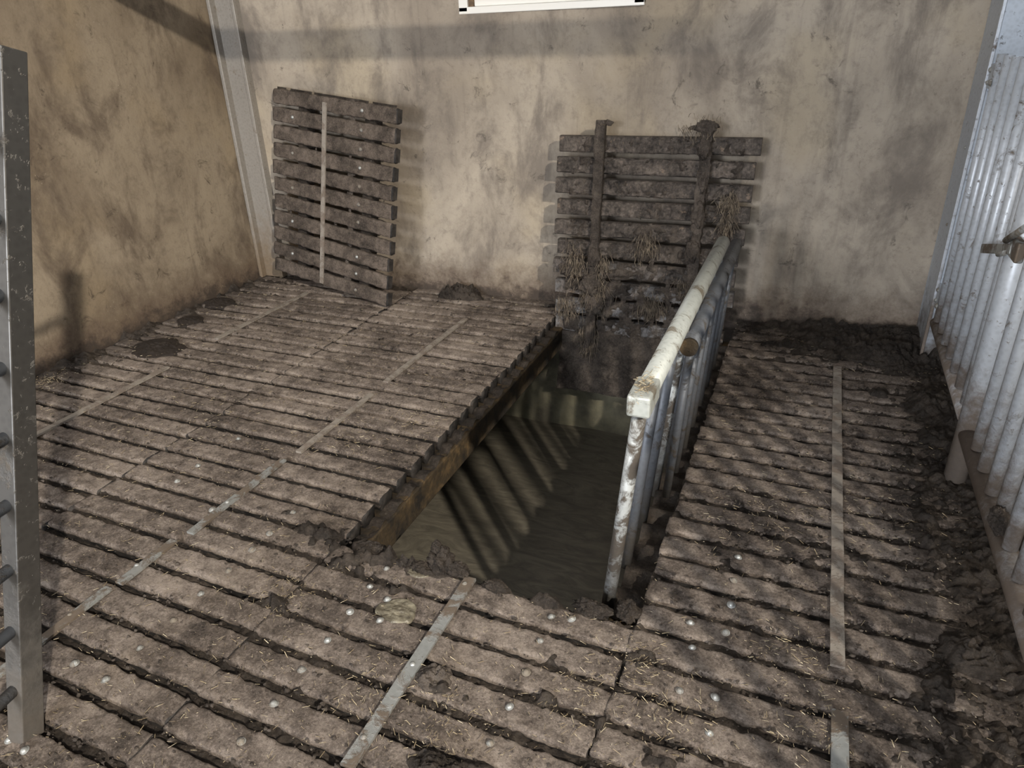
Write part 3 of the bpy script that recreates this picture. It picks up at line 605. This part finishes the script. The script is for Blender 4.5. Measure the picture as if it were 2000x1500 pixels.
for i, y in enumerate((1.86, 2.10, 2.36, 2.60, 2.84, 3.08, 3.32, 3.56)):
    tube_part('bar', br, (-.378, y-.02, .765), (-.462-.004*(i == 0), y+.01, -.07), .0215 if i else .0225, M['bars'] if i not in (0, 3) else M['worn_bar'])
for i, y in enumerate((2.56, 2.76, 2.98, 3.20, 3.44, 3.68, 3.92)):
    tube_part('bar', br, (-.346, y, .66), (-.40, y+.01, -.04), .0165, M['bars'])
def small_straw(cx, cy, cz, n, sx, sy):
    def f(): return cx+random.gauss(0, sx), cy+random.gauss(0, sy), cz+random.random()*.004
    return straw_mesh(n, f, M['straw'], .01, .035)
o = obj('straw_on_rail', small_straw(-.376, 1.87, .821, 60, .012, .045), None); tag(o, 'tuft of straw lying on the near end of the barrier\'s top rail', 'straw', kind='stuff')

# ---------------------------------------------------------------- steel post and silver gate on the right
col = thing('steel_post', 'grey galvanised steel post against the back wall beside the silver gate', 'post', (.84, 4.5, 0))
bm = bmesh.new(); add_box(bm, (.705-.84, 4.33-4.5, 0), (1.02-.84, 4.70-4.5, 3.6)); bm_obj('plate', bm, M['post_plate'], col, bevel=.004)
bm = bmesh.new(); add_box(bm, (.698-.84, 4.318-4.5, .0), (.714-.84, 4.335-4.5, 3.6)); o = bm_obj('edge_lip', bm, M['gate'], col, bevel=.003); o['label'] = 'bright folded edge'
def post_bolt(x, y, z, n, parent, r=.011):
    bm = bmesh.new(); dome(bm, at(parent, (x, y, z)), n, r, r*.8, 10, 3); bm_obj('bolt', bm, M['bolt'], parent)
for z in (.75, 1.15, 1.68): post_bolt(.704, 4.45, z, (-1, 0, 0), col, .009)

sg = thing('silver_gate', 'silver galvanised gate of closely spaced upright tubes hung on the steel post', 'gate', (.72, 2.5, 0))
ys = [4.165, 4.0, 3.835, 3.665, 3.50, 3.33, 3.165]
for y in ys: tube_part('bar', sg, (.72, y, .295), (.72, y, 1.60), .0215, M['gate'], 14, True)
tube_part('stile', sg, (.722, 3.02, .01), (.722, 3.02, 1.63), .043, M['gate'], 20, False, 'thick upright tube reaching the floor')
y = 2.82
while y > .75:
    tube_part('bar', sg, (.72, y, .27), (.72, y, 1.60), .0235, M['gate'], 14, True); y -= .155
tube_part('bottom_rail', sg, (.722, 4.22, .268), (.722, 3.11, .255), .029, M['gate'], 18, True, 'rear bottom rail with an open cut end')
tube_part('bottom_rail', sg, (.722, 3.01, .232), (.722, .7, .232), .036, M['gate'], 18, True)
tube_part('top_rail', sg, (.768, 4.20, 1.55), (.768, .7, 1.55), .024, M['gate'], 16)
for z in (1.50, .405):
    bm = bmesh.new(); add_box(bm, at(sg, (.708, 4.17, z-.055)), at(sg, (.775, 4.316, z+.055))); hp = bm_obj('hinge_plate', bm, M['post_plate'], sg, bevel=.004)
    for yb, zb in ((4.285, z+.028), (4.275, z-.028)):
        b = bmesh.new(); dome(b, at(sg, (.708, yb, zb)), (-1, 0, 0), .013, .012, 10, 3); bm_obj('bolt', b, M['bolt'], hp)
    b = bmesh.new(); dome(b, at(sg, (.699, 4.155, z-.02)), (-1, 0, 0), .017, .013, 12, 3); bm_obj('bolt', b, M['bolt'], hp)
# latch
la = bmesh.new(); add_box(la, at(sg, (.672, 2.84, .99)), at(sg, (.70, 2.96, 1.06))); lo = bm_obj('latch', la, M['strip'], sg, bevel=.006); lo['label'] = 'worn metal latch with lever'
la = bmesh.new(); add_frame_box(la, at(sg, (.675, 2.92, 1.02)), at(sg, (.675, 3.36, .905)), (.006, 0, 0), (0, .005, .018)); bm_obj('lever', la, M['strip'], lo, bevel=.004)
la = bmesh.new(); add_tube(la, at(sg, (.665, 2.98, 1.035)), at(sg, (.665, 2.78, 1.13)), .012, 12); bm_obj('bolt_pin', la, M['bolt'], lo)
la = bmesh.new(); add_tube(la, at(sg, (.668, 3.05, .965)), at(sg, (.668, 2.96, .995)), .010, 10); bm_obj('spring_pin', la, M['bolt'], lo)

# ---------------------------------------------------------------- gate end on the left, close to the camera
lg = thing('tubular_gate', 'dark box-section gate post with round rungs at the left', 'gate', (-1.868, .741, 0))
lg['label'] = 'tilted grey gate with box-section stile and round dark rungs, standing on the slats'
D = Vector((.092, .505, 1.763)); 
def gp(s): return D*s
bm = bmesh.new(); ax = Vector((.026, .004, 0)); ay = Vector((0, .030, -.009)); add_frame_box(bm, gp(-.004), gp(1.0), ax, ay); bm_obj('stile', bm, M['dark_post'], lg, bevel=.003)
R0 = Vector((.10, -.99, -.03))
for k in range(9):
    s = (.163+.1765*k)/1.763; p = gp(s)+Vector((-.004, -.028, 0)); bm = bmesh.new(); add_tube(bm, p, p+R0*1.15, .0165, 16); bm_obj('rung', bm, M['bars'], lg)
bm = bmesh.new(); add_frame_box(bm, gp(.03)+R0*1.18, gp(1.0)+R0*1.18, ax, ay); bm_obj('stile', bm, M['dark_post'], lg, bevel=.003)
